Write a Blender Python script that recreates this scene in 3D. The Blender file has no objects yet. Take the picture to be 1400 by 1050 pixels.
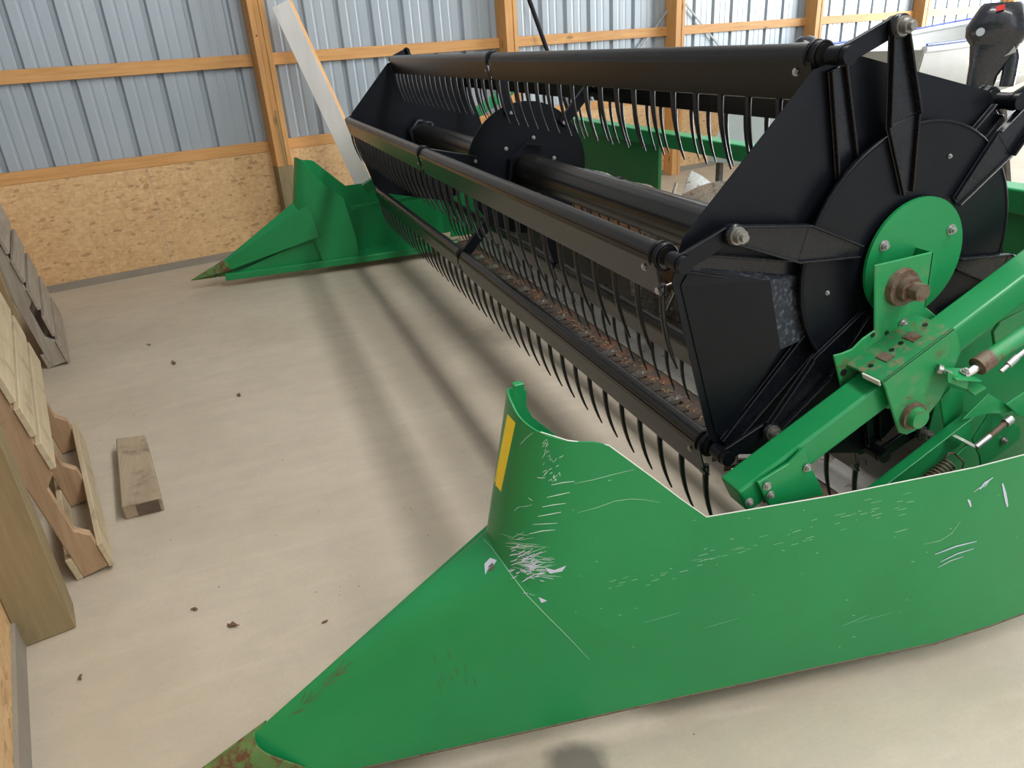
import bpy, bmesh, math, random
from math import sin, cos, pi, radians, sqrt
from mathutils import Vector, Matrix
from mathutils.bvhtree import BVHTree
random.seed(7)
S = bpy.context.scene
COL = S.collection

# ------------------------------------------------------------------ camera
H = 1.58
YAW, PITCH, ROLL, FPX = radians(18.997), radians(24.978), radians(-3.915), 1006.4
_d = Vector((sin(YAW)*cos(PITCH), cos(YAW)*cos(PITCH), -sin(PITCH)))
_r = Vector((cos(YAW), -sin(YAW), 0)); _u = _r.cross(_d)
RV = cos(ROLL)*_r + sin(ROLL)*_u; UV = -sin(ROLL)*_r + cos(ROLL)*_u
cam = bpy.data.objects.new('camera', bpy.data.cameras.new('camera')); COL.objects.link(cam)
m = Matrix((RV, UV, -_d)).transposed().to_4x4(); m.translation = (0, 0, H)
cam.matrix_world = m
cam.data.sensor_width = 36; cam.data.lens = FPX/1400*36; cam.data.clip_start = 0.02
S.camera = cam
def ray(px, py): return _d*FPX + RV*(px-700) + UV*(525-py)
def at(px, py, Y=None, X=None, Z=None):
    v = ray(px, py)
    k = Y/v.y if Y is not None else (X/v.x if X is not None else (Z-H)/v.z)
    p = v*k; p.z += H
    return p

# ------------------------------------------------------------------ building frame
DL = radians(12.24)
TV = Vector((cos(DL), sin(DL), 0)); NV = Vector((-sin(DL), cos(DL), 0)); WD = 6.728
def bw(s, d, z): return TV*s + NV*(WD-d) + Vector((0, 0, z))

# ------------------------------------------------------------------ world, lights, exposure
world = bpy.data.worlds.new('sky'); S.world = world; world.use_nodes = True
bg = world.node_tree.nodes['Background']
bg.inputs[0].default_value = (0.72, 0.86, 1.0, 1); bg.inputs[1].default_value = 0.35
def area(name, loc, target, sx, sy, power, col=(1, 1, 1)):
    l = bpy.data.lights.new(name, 'AREA'); l.shape = 'RECTANGLE'; l.size = sx; l.size_y = sy
    l.energy = power; l.color = col
    o = bpy.data.objects.new(name, l); COL.objects.link(o)
    o.location = loc
    o.rotation_euler = (Vector(target)-Vector(loc)).to_track_quat('-Z', 'Y').to_euler()
    return o
area('daylight_front_door', bw(2.2, 11.9, 2.1), bw(2.2, 0, 1.2), 5.0, 3.6, 85, (0.90, 0.96, 1.0))
area('daylight_right_door', bw(15.6, 4.6, 2.2), bw(9.5, 2.2, 1.0), 6.5, 4.0, 2100, (0.92, 0.97, 1.0))
area('skylight_strip', (2.35, -0.3, 4.85), (2.35, -0.3, 0), 0.6, 9.5, 430, (1.0, 0.985, 0.965))
vs = S.view_settings
vs.view_transform = 'Standard'; vs.look = 'None'; vs.exposure = 0.0; vs.gamma = 1.0; vs.use_curve_mapping = False

# ------------------------------------------------------------------ materials
def mat(name):
    m = bpy.data.materials.new(name); m.use_nodes = True
    return m, m.node_tree.nodes, m.node_tree.links, m.node_tree.nodes['Principled BSDF']
def noise(N, Lk, vec, scale, detail=4, rough=0.55, dist=0):
    n = N.new('ShaderNodeTexNoise'); n.inputs['Scale'].default_value = scale
    n.inputs['Detail'].default_value = detail; n.inputs['Roughness'].default_value = rough
    n.inputs['Distortion'].default_value = dist
    if vec: Lk.new(vec, n.inputs['Vector'])
    return n.outputs['Fac']
def ramp(N, Lk, fac, stops):
    r = N.new('ShaderNodeValToRGB'); e = r.color_ramp.elements
    while len(e) < len(stops): e.new(0.5)
    for i, (p, c) in enumerate(stops):
        e[i].position = p; e[i].color = (c[0], c[1], c[2], 1) if not isinstance(c, (int, float)) else (c, c, c, 1)
    Lk.new(fac, r.inputs[0]); return r.outputs[0]
def mix(N, Lk, fac, a, b, mode='MIX'):
    x = N.new('ShaderNodeMix'); x.data_type = 'RGBA'; x.blend_type = mode
    for idx, v in ((0, fac), (6, a), (7, b)):
        if isinstance(v, (int, float)): x.inputs[idx].default_value = v
        elif isinstance(v, tuple): x.inputs[idx].default_value = (*v, 1)
        else: Lk.new(v, x.inputs[idx])
    return x.outputs[2]
def coords(N, Lk, scale=(1, 1, 1), rot=(0, 0, 0), kind='Object'):
    t = N.new('ShaderNodeTexCoord'); mp = N.new('ShaderNodeMapping')
    mp.inputs['Scale'].default_value = scale; mp.inputs['Rotation'].default_value = rot
    Lk.new(t.outputs[kind], mp.inputs['Vector']); return mp.outputs[0]
def bump(N, Lk, P, h, strength=0.2, dist=0.01):
    b = N.new('ShaderNodeBump'); b.inputs['Strength'].default_value = strength; b.inputs['Distance'].default_value = dist
    Lk.new(h, b.inputs['Height']); Lk.new(b.outputs[0], P.inputs['Normal'])
M = {}
def paint(name, base, rough, dust=(0.35, 0.3, 0.22), dustamt=0.12, rust=0.0, coat=0.0, metal=0.0, spec=0.5, scale=3.0, rvar=0.18):
    m, N, Lk, P = mat(name); v = coords(N, Lk)
    n1 = noise(N, Lk, v, scale, 6, 0.6); n2 = noise(N, Lk, v, scale*9, 5, 0.65)
    c = mix(N, Lk, ramp(N, Lk, n1, [(0.35, 0.0), (0.75, 1.0)]), base, tuple(min(1, x*1.18+0.002) for x in base))
    d = ramp(N, Lk, n2, [(0.5, 0.0), (0.85, dustamt*2.2)])
    c = mix(N, Lk, d, c, dust)
    if rust:
        rr = ramp(N, Lk, noise(N, Lk, v, scale*2.6, 8, 0.7, 0.4), [(0.62-rust*0.22, 0.0), (0.70-rust*0.16, 1.0)])
        c = mix(N, Lk, rr, c, (0.12, 0.05, 0.025))
    Lk.new(c, P.inputs['Base Color'])
    rg = ramp(N, Lk, n2, [(0.3, rough), (0.8, min(1, rough+rvar))]); Lk.new(rg, P.inputs['Roughness'])
    P.inputs['Metallic'].default_value = metal; P.inputs['Coat Weight'].default_value = coat
    P.inputs['Specular IOR Level'].default_value = spec
    M[name] = m; return m
paint('green', (0.007, 0.215, 0.062), 0.33, (0.12, 0.28, 0.13), 0.03, 0, 0.05, 0, 0.42, rvar=0.08)
paint('green_worn', (0.010, 0.225, 0.066), 0.42, (0.22, 0.20, 0.13), 0.25, 0.10)
paint('black', (0.0032, 0.0042, 0.0070), 0.33, (0.04, 0.045, 0.05), 0.012, 0, 0.0, 0, 0.22, rvar=0.06)
paint('black_arm', (0.0038, 0.0048, 0.0078), 0.24, (0.06, 0.065, 0.07), 0.03, 0, 0.0, 0, 0.45, rvar=0.10)
paint('black_bat', (0.008, 0.0075, 0.007), 0.24, (0.05, 0.045, 0.035), 0.008, 0, 0.0, 0, 0.55, rvar=0.04)
paint('tine', (0.010, 0.010, 0.011), 0.28, (0.05, 0.05, 0.05), 0.02)
paint('zinc', (0.40, 0.40, 0.39), 0.36, (0.35, 0.30, 0.25), 0.25, 0, 0, 0.9)
paint('dull_zinc', (0.27, 0.26, 0.235), 0.42, (0.22, 0.18, 0.13), 0.4, 0, 0, 0.8, scale=12)
paint('scuffed_black', (0.020, 0.023, 0.030), 0.45, (0.20, 0.23, 0.28), 0.40, 0, 0, 0, 0.4, 9)
paint('green_dirty', (0.010, 0.20, 0.06), 0.55, (0.20, 0.15, 0.095), 0.75, 0.12, 0, 0, 0.4, 5)
paint('rusty_steel', (0.13, 0.10, 0.072), 0.55, (0.26, 0.20, 0.13), 0.35, 0.45, 0, 0.35, scale=14)
paint('rusty_tip', (0.09, 0.20, 0.055), 0.5, (0.22, 0.15, 0.08), 0.35, 0.62, 0, 0.1, scale=7)
paint('worn_steel', (0.36, 0.355, 0.33), 0.42, (0.38, 0.34, 0.27), 0.3, 0.12, 0, 0.75, scale=4)
paint('polished_steel', (0.62, 0.60, 0.56), 0.20, (0.40, 0.33, 0.24), 0.2, 0.25, 0, 0.95, scale=5)
paint('auger_rust', (0.17, 0.085, 0.035), 0.5, (0.40, 0.27, 0.13), 0.35, 0.6, 0, 0.3, scale=4)
paint('dark_frame', (0.035, 0.028, 0.022), 0.6, (0.20, 0.13, 0.07), 0.35, 0.5)
paint('white_boat', (0.50, 0.52, 0.53), 0.35, (0.5, 0.48, 0.42), 0.08)
paint('grey_boat', (0.27, 0.27, 0.25), 0.4, (0.4, 0.38, 0.32), 0.1)
paint('blue_trim', (0.03, 0.07, 0.45), 0.35)
paint('motor_black', (0.010, 0.011, 0.018), 0.22, (0.08, 0.08, 0.08), 0.03, 0, 0.5)
paint('motor_grey', (0.35, 0.37, 0.40), 0.3)
paint('red', (0.55, 0.02, 0.02), 0.4)
paint('reflector_yellow', (1.0, 0.70, 0.0), 0.35, (0.75, 0.3, 0.0), 0.05)
paint('reflector_orange', (0.85, 0.36, 0.01), 0.35, (0.75, 0.3, 0.0), 0.05)
paint('primer', (0.50, 0.55, 0.66), 0.5, (0.6, 0.6, 0.62), 0.2)
paint('scratch', (0.55, 0.78, 0.66), 0.5, (0.5, 0.55, 0.5), 0.2)
paint('bare_edge', (0.60, 0.62, 0.55), 0.4, (0.4, 0.38, 0.3), 0.2)
paint('crate_grey', (0.33, 0.36, 0.36), 0.45, (0.4, 0.4, 0.38), 0.15)
paint('cable', (0.32, 0.33, 0.34), 0.5)
paint('leaf', (0.13, 0.07, 0.04), 0.8, (0.2, 0.12, 0.07), 0.5)
paint('speck', (0.10, 0.07, 0.05), 0.9)
paint('straw', (0.24, 0.14, 0.06), 0.8, (0.22, 0.08, 0.03), 0.7, scale=20)

def wood(name, c1, c2, axis=0, stretch=14, scale=5.0, knots=True, stain=None):
    m, N, Lk, P = mat(name)
    sc = [stretch, stretch, stretch]; sc[axis] = 1.0
    v = coords(N, Lk, tuple(sc)); vo = coords(N, Lk)
    g = noise(N, Lk, v, scale*0.5, 6, 0.62, 0.6)
    c = mix(N, Lk, ramp(N, Lk, g, [(0.30, 0.0), (0.70, 1.0)]), c1, c2)
    big = noise(N, Lk, vo, 1.3, 3, 0.5)
    c = mix(N, Lk, ramp(N, Lk, big, [(0.35, 0.0), (0.75, 0.35)]), c, tuple(x*0.72 for x in c1))
    if knots:
        vk = N.new('ShaderNodeTexVoronoi'); vk.inputs['Scale'].default_value = 1.0
        kk = [6.0, 6.0, 6.0]; kk[axis] = 2.2
        Lk.new(coords(N, Lk, tuple(kk)), vk.inputs['Vector'])
        c = mix(N, Lk, ramp(N, Lk, vk.outputs['Distance'], [(0.05, 0.75), (0.13, 0.0)]), c, tuple(x*0.35 for x in c1))
    if stain:
        st = ramp(N, Lk, noise(N, Lk, vo, 7, 6, 0.65), [(0.56, 0.0), (0.74, 0.7)])
        c = mix(N, Lk, st, c, stain)
    Lk.new(c, P.inputs['Base Color']); P.inputs['Roughness'].default_value = 0.68
    bump(N, Lk, P, g, 0.25, 0.004)
    M[name] = m
for ax, nm in ((0, 'x'), (1, 'y'), (2, 'z')):
    wood('pine_'+nm, (0.50, 0.235, 0.07), (0.66, 0.36, 0.13), ax)
    wood('pallet_'+nm, *(((0.33, 0.20, 0.105), (0.47, 0.31, 0.18)) if ax == 2 else ((0.44, 0.34, 0.21), (0.58, 0.48, 0.32))), axis=ax, stain=(0.22, 0.15, 0.09))
    wood('grey_pallet_'+nm, (0.27, 0.22, 0.17), (0.42, 0.37, 0.30), ax, knots=False)
wood('treated_z', (0.20, 0.15, 0.075), (0.30, 0.225, 0.115), 2, 12)
wood('block', (0.30, 0.23, 0.15), (0.42, 0.33, 0.23), 1, knots=False, stain=(0.03, 0.025, 0.02))
wood('white_board', (0.80, 0.79, 0.75), (0.90, 0.89, 0.86), 2, 5, 4, knots=False, stain=None)

def osb():
    m, N, Lk, P = mat('osb')
    v = coords(N, Lk)
    nz = N.new('ShaderNodeTexNoise'); nz.inputs['Scale'].default_value = 3.0; nz.inputs['Detail'].default_value = 2; Lk.new(v, nz.inputs['Vector'])
    def flakes(sc, rot, off):
        mp = N.new('ShaderNodeMapping'); mp.inputs['Scale'].default_value = sc; mp.inputs['Rotation'].default_value = (0, rot, 0); mp.inputs['Location'].default_value = off
        Lk.new(v, mp.inputs[0])
        ad = N.new('ShaderNodeMix'); ad.data_type = 'VECTOR'; ad.inputs[0].default_value = 0.35
        Lk.new(mp.outputs[0], ad.inputs[4]); Lk.new(nz.outputs['Color'], ad.inputs[5])
        vo = N.new('ShaderNodeTexVoronoi'); vo.inputs['Scale'].default_value = 1.0; Lk.new(ad.outputs[1], vo.inputs['Vector'])
        return vo
    a = flakes((46, 46, 100), 0.9, (0, 0, 0)); b = flakes((90, 40, 38), 0.35, (3, 1, 2)); c = flakes((30, 30, 80), 1.15, (1, 5, 7))
    def sep(o):
        s = N.new('ShaderNodeSeparateColor'); Lk.new(o, s.inputs[0]); return s.outputs[0]
    ra, rb, rc = sep(a.outputs['Color']), sep(b.outputs['Color']), sep(c.outputs['Color'])
    c1 = ramp(N, Lk, ra, [(0.0, (0.45, 0.24, 0.095)), (0.5, (0.58, 0.335, 0.15)), (1.0, (0.72, 0.46, 0.235))])
    c2 = ramp(N, Lk, rb, [(0.0, (0.50, 0.31, 0.14)), (1.0, (0.66, 0.45, 0.23))])
    col = mix(N, Lk, 0.5, c1, c2)
    dk = ramp(N, Lk, rc, [(0.978, 0.0), (0.986, 0.6)])
    col = mix(N, Lk, dk, col, (0.20, 0.095, 0.03))
    dk2 = ramp(N, Lk, ra, [(0.035, 0.5), (0.045, 0.0)])
    col = mix(N, Lk, dk2, col, (0.26, 0.13, 0.05))
    big = ramp(N, Lk, noise(N, Lk, v, 1.5, 4), [(0.3, 0.0), (0.8, 0.35)])
    col = mix(N, Lk, big, col, (0.72, 0.50, 0.27))
    Lk.new(col, P.inputs['Base Color']); P.inputs['Roughness'].default_value = 0.6
    bump(N, Lk, P, ra, 0.12, 0.003)
    M['osb'] = m
osb()
def steel_sheet():
    m, N, Lk, P = mat('galvalume'); v = coords(N, Lk)
    n = noise(N, Lk, v, 1.2, 4); n2 = noise(N, Lk, coords(N, Lk, (30, 30, 2)), 3, 4)
    c = ramp(N, Lk, n, [(0.3, (0.30, 0.345, 0.385)), (0.7, (0.355, 0.395, 0.43))])
    c = mix(N, Lk, ramp(N, Lk, n2, [(0.55, 0.0), (0.85, 0.2)]), c, (0.36, 0.38, 0.42))
    Lk.new(c, P.inputs['Base Color']); P.inputs['Metallic'].default_value = 0.15; P.inputs['Roughness'].default_value = 0.42
    M['galvalume'] = m
steel_sheet()
def concrete():
    m, N, Lk, P = mat('concrete'); v = coords(N, Lk)
    a = noise(N, Lk, v, 0.9, 6, 0.6, 0.3); b = noise(N, Lk, v, 7, 8, 0.7); c = noise(N, Lk, v, 90, 3, 0.6)
    col = ramp(N, Lk, a, [(0.28, (0.41, 0.345, 0.26)), (0.55, (0.49, 0.425, 0.33)), (0.8, (0.54, 0.48, 0.385))])
    col = mix(N, Lk, ramp(N, Lk, b, [(0.42, 0.0), (0.78, 0.35)]), col, (0.33, 0.30, 0.26))
    st = noise(N, Lk, coords(N, Lk, (1.2, 7, 1), (0, 0, -0.25)), 2.2, 7, 0.65, 0.5)
    col = mix(N, Lk, ramp(N, Lk, st, [(0.45, 0.0), (0.72, 0.30)]), col, (0.36, 0.325, 0.275))
    col = mix(N, Lk, ramp(N, Lk, st, [(0.28, 0.18), (0.45, 0.0)]), col, (0.60, 0.56, 0.49))
    col = mix(N, Lk, ramp(N, Lk, c, [(0.3, 0.14), (0.6, 0.0)]), col, (0.28, 0.25, 0.21))
    sp = N.new('ShaderNodeTexVoronoi'); sp.inputs['Scale'].default_value = 9.0; Lk.new(v, sp.inputs['Vector'])
    col = mix(N, Lk, ramp(N, Lk, sp.outputs['Distance'], [(0.010, 0.6), (0.02, 0.0)]), col, (0.12, 0.09, 0.07))
    # oil stains: a few blotches with their own place on the slab
    def stain(x, y, r, k, colr, col):
        vm = N.new('ShaderNodeVectorMath'); vm.operation = 'DISTANCE'
        t = N.new('ShaderNodeTexCoord'); ns = N.new('ShaderNodeTexNoise'); ns.inputs['Scale'].default_value = 9; ns.inputs['Detail'].default_value = 5
        Lk.new(t.outputs['Object'], ns.inputs['Vector'])
        ad = N.new('ShaderNodeVectorMath'); ad.operation = 'MULTIPLY_ADD'
        Lk.new(ns.outputs['Color'], ad.inputs[0]); ad.inputs[1].default_value = (r*0.9, r*0.9, 0); Lk.new(t.outputs['Object'], ad.inputs[2])
        Lk.new(ad.outputs[0], vm.inputs[0]); vm.inputs[1].default_value = (x+r*0.45, y+r*0.45, 0)
        f = ramp(N, Lk, vm.outputs['Value'], [(r*0.55, k), (r, 0.0)])
        return mix(N, Lk, f, col, colr)
    col = stain(0.475, 1.095, 0.10, 0.72, (0.07, 0.065, 0.06), col)
    col = stain(0.99, 2.43, 0.10, 0.40, (0.12, 0.10, 0.08), col)
    col = stain(1.30, 3.9, 0.22, 0.40, (0.16, 0.14, 0.11), col)
    Lk.new(col, P.inputs['Base Color'])
    Lk.new(ramp(N, Lk, b, [(0.3, 0.42), (0.8, 0.62)]), P.inputs['Roughness'])
    bump(N, Lk, P, c, 0.06, 0.002)
    M['concrete'] = m
concrete()
paint('curb', (0.24, 0.21, 0.17), 0.8, (0.3, 0.28, 0.22), 0.4, 0, 0, 0, 0.3, 5)
paint('ceiling_metal', (0.60, 0.62, 0.63), 0.5)

# ------------------------------------------------------------------ mesh helpers
class MB:
    def __init__(s): s.v = []; s.f = []; s.sm = []
    def add(s, verts, faces, smooth=False):
        b = len(s.v); s.v += [Vector(x) for x in verts]
        s.f += [tuple(b+i for i in f) for f in faces]; s.sm += [smooth]*len(faces); return s
    def box(s, a, b):
        x0, y0, z0 = a; x1, y1, z1 = b
        return s.add([(x0,y0,z0),(x1,y0,z0),(x1,y1,z0),(x0,y1,z0),(x0,y0,z1),(x1,y0,z1),(x1,y1,z1),(x0,y1,z1)],
                     [(0,3,2,1),(4,5,6,7),(0,1,5,4),(1,2,6,5),(2,3,7,6),(3,0,4,7)])
    def obox(s, p, q, w, h, up=(0, 0, 1)):
        """box beam from p to q; w across, h along 'up'"""
        p, q = Vector(p), Vector(q); d = (q-p).normalized(); u = Vector(up)
        u = (u - d*u.dot(d)).normalized(); r = d.cross(u)
        vs = [c + r*(a*w/2) + u*(b*h/2) for c in (p, q) for a, b in ((-1,-1),(1,-1),(1,1),(-1,1))]
        return s.add(vs, [(0,1,2,3),(7,6,5,4),(0,4,5,1),(1,5,6,2),(2,6,7,3),(3,7,4,0)])
    def cyl(s, p, q, r0, r1=None, n=16, caps=True):
        r1 = r0 if r1 is None else r1
        p, q = Vector(p), Vector(q); d = (q-p).normalized()
        a = d.orthogonal().normalized(); b = d.cross(a)
        vs = [c + (a*cos(2*pi*i/n) + b*sin(2*pi*i/n))*r for c, r in ((p, r0), (q, r1)) for i in range(n)]
        s.add(vs, [(i, (i+1) % n, n+(i+1) % n, n+i) for i in range(n)], True)
        if caps:
            s.add(vs[:n], [tuple(reversed(range(n)))]); s.add(vs[n:], [tuple(range(n))])
        return s
    def ring(s, p, q, ro, ri, n=24):
        p, q = Vector(p), Vector(q); d = (q-p).normalized(); a = d.orthogonal().normalized(); b = d.cross(a)
        vs = [c + (a*cos(2*pi*i/n)+b*sin(2*pi*i/n))*r for c, r in ((p, ro), (q, ro), (q, ri), (p, ri)) for i in range(n)]
        fs = []
        for k in range(4):
            k2 = (k+1) % 4
            fs += [(k*n+i, k*n+(i+1) % n, k2*n+(i+1) % n, k2*n+i) for i in range(n)]
        return s.add(vs, fs, True)
    def tube(s, pts, radii, n=8, flat=1.0, side=None, caps=True):
        pts = [Vector(p) for p in pts]; N = len(pts)
        if not isinstance(radii, (list, tuple)): radii = [radii]*N
        vs = []; prev = None
        for i, p in enumerate(pts):
            t = (pts[min(i+1, N-1)] - pts[max(i-1, 0)]).normalized()
            if side is not None: a = Vector(side); a = (a - t*a.dot(t)).normalized()
            elif prev is None: a = t.orthogonal().normalized()
            else: a = (prev - t*prev.dot(t)).normalized()
            prev = a; b = t.cross(a)
            vs += [p + (a*cos(2*pi*k/n)*flat + b*sin(2*pi*k/n))*radii[i] for k in range(n)]
        fs = [(i*n+k, i*n+(k+1) % n, (i+1)*n+(k+1) % n, (i+1)*n+k) for i in range(N-1) for k in range(n)]
        s.add(vs, fs, True)
        if caps: s.add(vs[:n], [tuple(reversed(range(n)))]); s.add(vs[-n:], [tuple(range(n))])
        return s
    def prism(s, poly, off):
        """poly: 3D points of a flat face; off: extrusion vector"""
        poly = [Vector(p) for p in poly]; off = Vector(off); n = len(poly)
        return s.add(poly + [p+off for p in poly], [tuple(reversed(range(n))), tuple(range(n, 2*n))] + [(i, (i+1) % n, n+(i+1) % n, n+i) for i in range(n)])
    def grid(s, rows, smooth=True):
        R, C = len(rows), len(rows[0])
        return s.add([p for r in rows for p in r], [(i*C+j, i*C+j+1, (i+1)*C+j+1, (i+1)*C+j) for i in range(R-1) for j in range(C-1)], smooth)
    def build(s, name, m, parent=None, bev=0, seg=1, solid=0, fix=True):
        me = bpy.data.meshes.new(name)
        o = bpy.data.objects.new(name, me); COL.objects.link(o)
        me.from_pydata([tuple(v) for v in s.v], [], s.f)
        me.polygons.foreach_set('use_smooth', s.sm)
        if fix:
            b = bmesh.new(); b.from_mesh(me); bmesh.ops.recalc_face_normals(b, faces=b.faces); b.to_mesh(me); b.free()
        me.materials.append(M[m] if isinstance(m, str) else m); me.update()
        if parent is not None: o.parent = parent
        if solid:
            q = o.modifiers.new('thickness', 'SOLIDIFY'); q.thickness = solid; q.offset = 0
            q = o.modifiers.new('sharp', 'EDGE_SPLIT'); q.split_angle = radians(40)
        if bev:
            q = o.modifiers.new('bevel', 'BEVEL'); q.width = bev; q.segments = seg; q.limit_method = 'ANGLE'; q.angle_limit = radians(40)
        return o
def shift(o, base):
    o.data.transform(Matrix.Translation(-Vector(base)))
def thing(name, label, cat, loc=(0, 0, 0), rz=0, group=None):
    o = bpy.data.objects.new(name, None); COL.objects.link(o); o.empty_display_size = 0.1
    o.location = loc; o.rotation_euler = (0, 0, rz); o['label'] = label; o['category'] = cat
    if group: o['group'] = group
    return o
def tag(o, label, cat, group=None):
    o['label'] = label; o['category'] = cat
    if group: o['group'] = group
    return o
def structure(name, loc=(0, 0, 0), rz=0, label=None):
    o = bpy.data.objects.new(name, None); COL.objects.link(o); o.location = loc; o.rotation_euler = (0, 0, rz)
    o['kind'] = 'structure'
    if label: o['label'] = label
    return o
def inst(src, name, parent, loc):
    o = bpy.data.objects.new(name, src if isinstance(src, bpy.types.Mesh) else src.data)
    COL.objects.link(o); o.parent = parent; o.location = loc; return o
def sub(parent, base): return parent   # world-space meshes: parents sit at the origin of their children
def local(parent, mb):
    inv = parent.matrix_world.inverted()
    mb.v = [inv @ v for v in mb.v]; return mb

# ------------------------------------------------------------------ floor and walls
SL = -0.42           # left wall, building coordinate
ORG = tuple(bw(0, 0, 0))
fl = MB(); fl.v = []
c4 = [bw(SL-0.2, -0.2, 0), bw(16.2, -0.2, 0), bw(16.2, 12.2, 0), bw(SL-0.2, 12.2, 0)]
fl.prism([c-Vector((0, 0, 0.12)) for c in c4], (0, 0, 0.12))
o = fl.build('floor', 'concrete'); o['kind'] = 'structure'; o['label'] = 'bare beige concrete slab floor with scattered specks and stains'

wall_back = structure('wall_back', ORG, DL, 'ribbed steel wall on wood girts above a strandboard lower panel')
def rib_panel(w=0.915, zt=4.9, zb=0.0):
    """inside face of ribbed steel; ribs bulge outwards (+y local)"""
    prof = []
    pitch = 0.305
    for k in range(3):
        x = k*pitch
        prof += [(x, 0.0), (x+0.014, 0.026), (x+0.040, 0.026), (x+0.054, 0.0)]
        for c in (0.128, 0.215):
            prof += [(x+c-0.012, 0.0), (x+c-0.004, 0.0022), (x+c+0.010, 0.0022), (x+c+0.018, 0.0)]
    prof.append((w, 0.0))
    mb = MB()
    b = len(prof)
    mb.grid([[Vector((x, y, z)) for x, y in prof] for z in (zb, zt)], False)
    return mb
pan = rib_panel(zb=0.80).build('steel_panel', 'galvalume', wall_back, fix=False)
x0 = 0.13 - 0.915*1 ; pan.location = (x0, 0.04, 0)
for i in range(1, 19): inst(pan.data, 'steel_panel', wall_back, (x0+0.915*i, 0.04, 0))
# strandboard panels
edges = [SL, 0.80, 1.86, 4.25, 6.5, 8.87, 11.25, 13.6, 16.0]
for a, b in zip(edges[:-1], edges[1:]):
    MB().box((a+0.0015, 0.0, 0.055), (b-0.0015, 0.012, 0.85)).build('strandboard_panel', 'osb', wall_back)
posts = [1.80, 4.20, 6.42, 8.82, 11.18, 13.6]
PW = 0.135
pe = [SL]+posts+[16.0]
for i in range(len(pe)-1):
    a = pe[i] + (PW if i else 0); b = pe[i+1]
    for z0, z1, nm in ((1.517, 1.61, 'girt'), (0.838, 0.925, 'girt'), (2.30, 2.39, 'girt'), (3.1, 3.19, 'girt')):
        MB().box((a, -0.004, z0), (b, 0.038, z1)).build(nm, 'pine_x', wall_back, 0.003)
for i, s in enumerate(posts):
    p = MB().box((s+0.046, -0.135, 0.0), (s+0.089, 0.035, 4.9)).build('post', 'pine_z', wall_back, 0.003)
    for k, zz in ((0, 0.0), (1, 0.0)):
        MB().box((s+k*0.09, -0.14, 0.72 if i == 0 else 0.0), (s+0.045+k*0.09, 0.035, 4.9)).build('ply', 'pine_z', p, 0.003)
    if i == 0:
        MB().box((s-0.001, -0.137, 0.0), (s+0.136, 0.03, 0.72)).build('treated_base', 'treated_z', p, 0.003)
        MB().box((s+0.062, -0.1385, 0.72), (s+0.079, -0.1345, 1.17)).build('treated_ply', 'treated_z', p)
        MB().cyl((s+0.03, -0.138, 1.74), (s+0.03, -0.1415, 1.74), 0.007).build('nail_hole', 'speck', p)
bb = MB().box((SL, -0.02, 0.0), (16.0, 0.02, 0.055)).build('baseboard_back', 'curb', None)
bb.location = ORG; bb.rotation_euler = (0, 0, DL); bb['kind'] = 'structure'

wall_left = structure('wall_left', tuple(bw(SL, 0, 0)), DL, 'side wall with strandboard and treated posts')
# local frame: x into the room, y towards the back wall (negative = towards the camera)
for a, b in ((-12, -9.5), (-9.5, -7.06), (-7.06, -4.62), (-4.62, -2.18), (-2.18, 0)):
    MB().box((-0.012, a+0.0015, 0.10), (0.0, b-0.0015, 0.9)).build('strandboard_panel', 'osb', wall_left)
sp = rib_panel(zb=0.85).build('steel_panel', 'galvalume', wall_left, fix=False)
sp.rotation_euler = (0, 0, pi/2); sp.location = (-0.04, -0.915, 0)
for i in range(1, 14):
    q = inst(sp.data, 'steel_panel', wall_left, (-0.04, -0.915*(i+1), 0)); q.rotation_euler = (0, 0, pi/2)
for z0 in (0.84, 1.517, 2.3, 3.1):
    MB().box((-0.038, -12, z0), (0.004, 0, z0+0.09)).build('girt', 'pine_y', wall_left, 0.003)
for y in (-2.13, -4.45, -6.8, -9.2):
    MB().box((0.0, y, 0.0), (0.15, y+0.135, 4.9)).build('post', 'treated_z', wall_left, 0.004)
bl = MB().box((-0.02, -12, 0.0), (0.012, 0, 0.10)).build('baseboard_left', 'curb', None)
bl.location = tuple(bw(SL, 0, 0)); bl.rotation_euler = (0, 0, DL); bl['kind'] = 'structure'

ce = MB(); cc = [bw(SL-0.1, -0.1, 4.95), bw(16.1, -0.1, 4.95), bw(16.1, 12.1, 4.95), bw(SL-0.1, 12.1, 4.95)]
ce.prism(cc, (0, 0, 0.05)); o = ce.build('ceiling', 'ceiling_metal'); o['kind'] = 'structure'
def wallbox(name, parts):
    r = structure(name, ORG, DL)
    for a, b in parts: MB().box(a, b).build('steel_panel', 'galvalume', r)
# right end wall and front wall, each with a wide open door bay
wallbox('wall_right', [((16.0, -1.0, 0), (16.06, 0.0, 4.95)), ((16.0, -12.0, 0), (16.06, -8.2, 4.95)), ((16.0, -8.2, 4.3), (16.06, -1.0, 4.95))])
wallbox('wall_front', [((SL, -12.06, 0), (-0.4, -12.0, 4.95)), ((4.8, -12.06, 0), (16.0, -12.0, 4.95)), ((-0.4, -12.06, 3.95), (4.8, -12.0, 4.95))])

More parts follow.
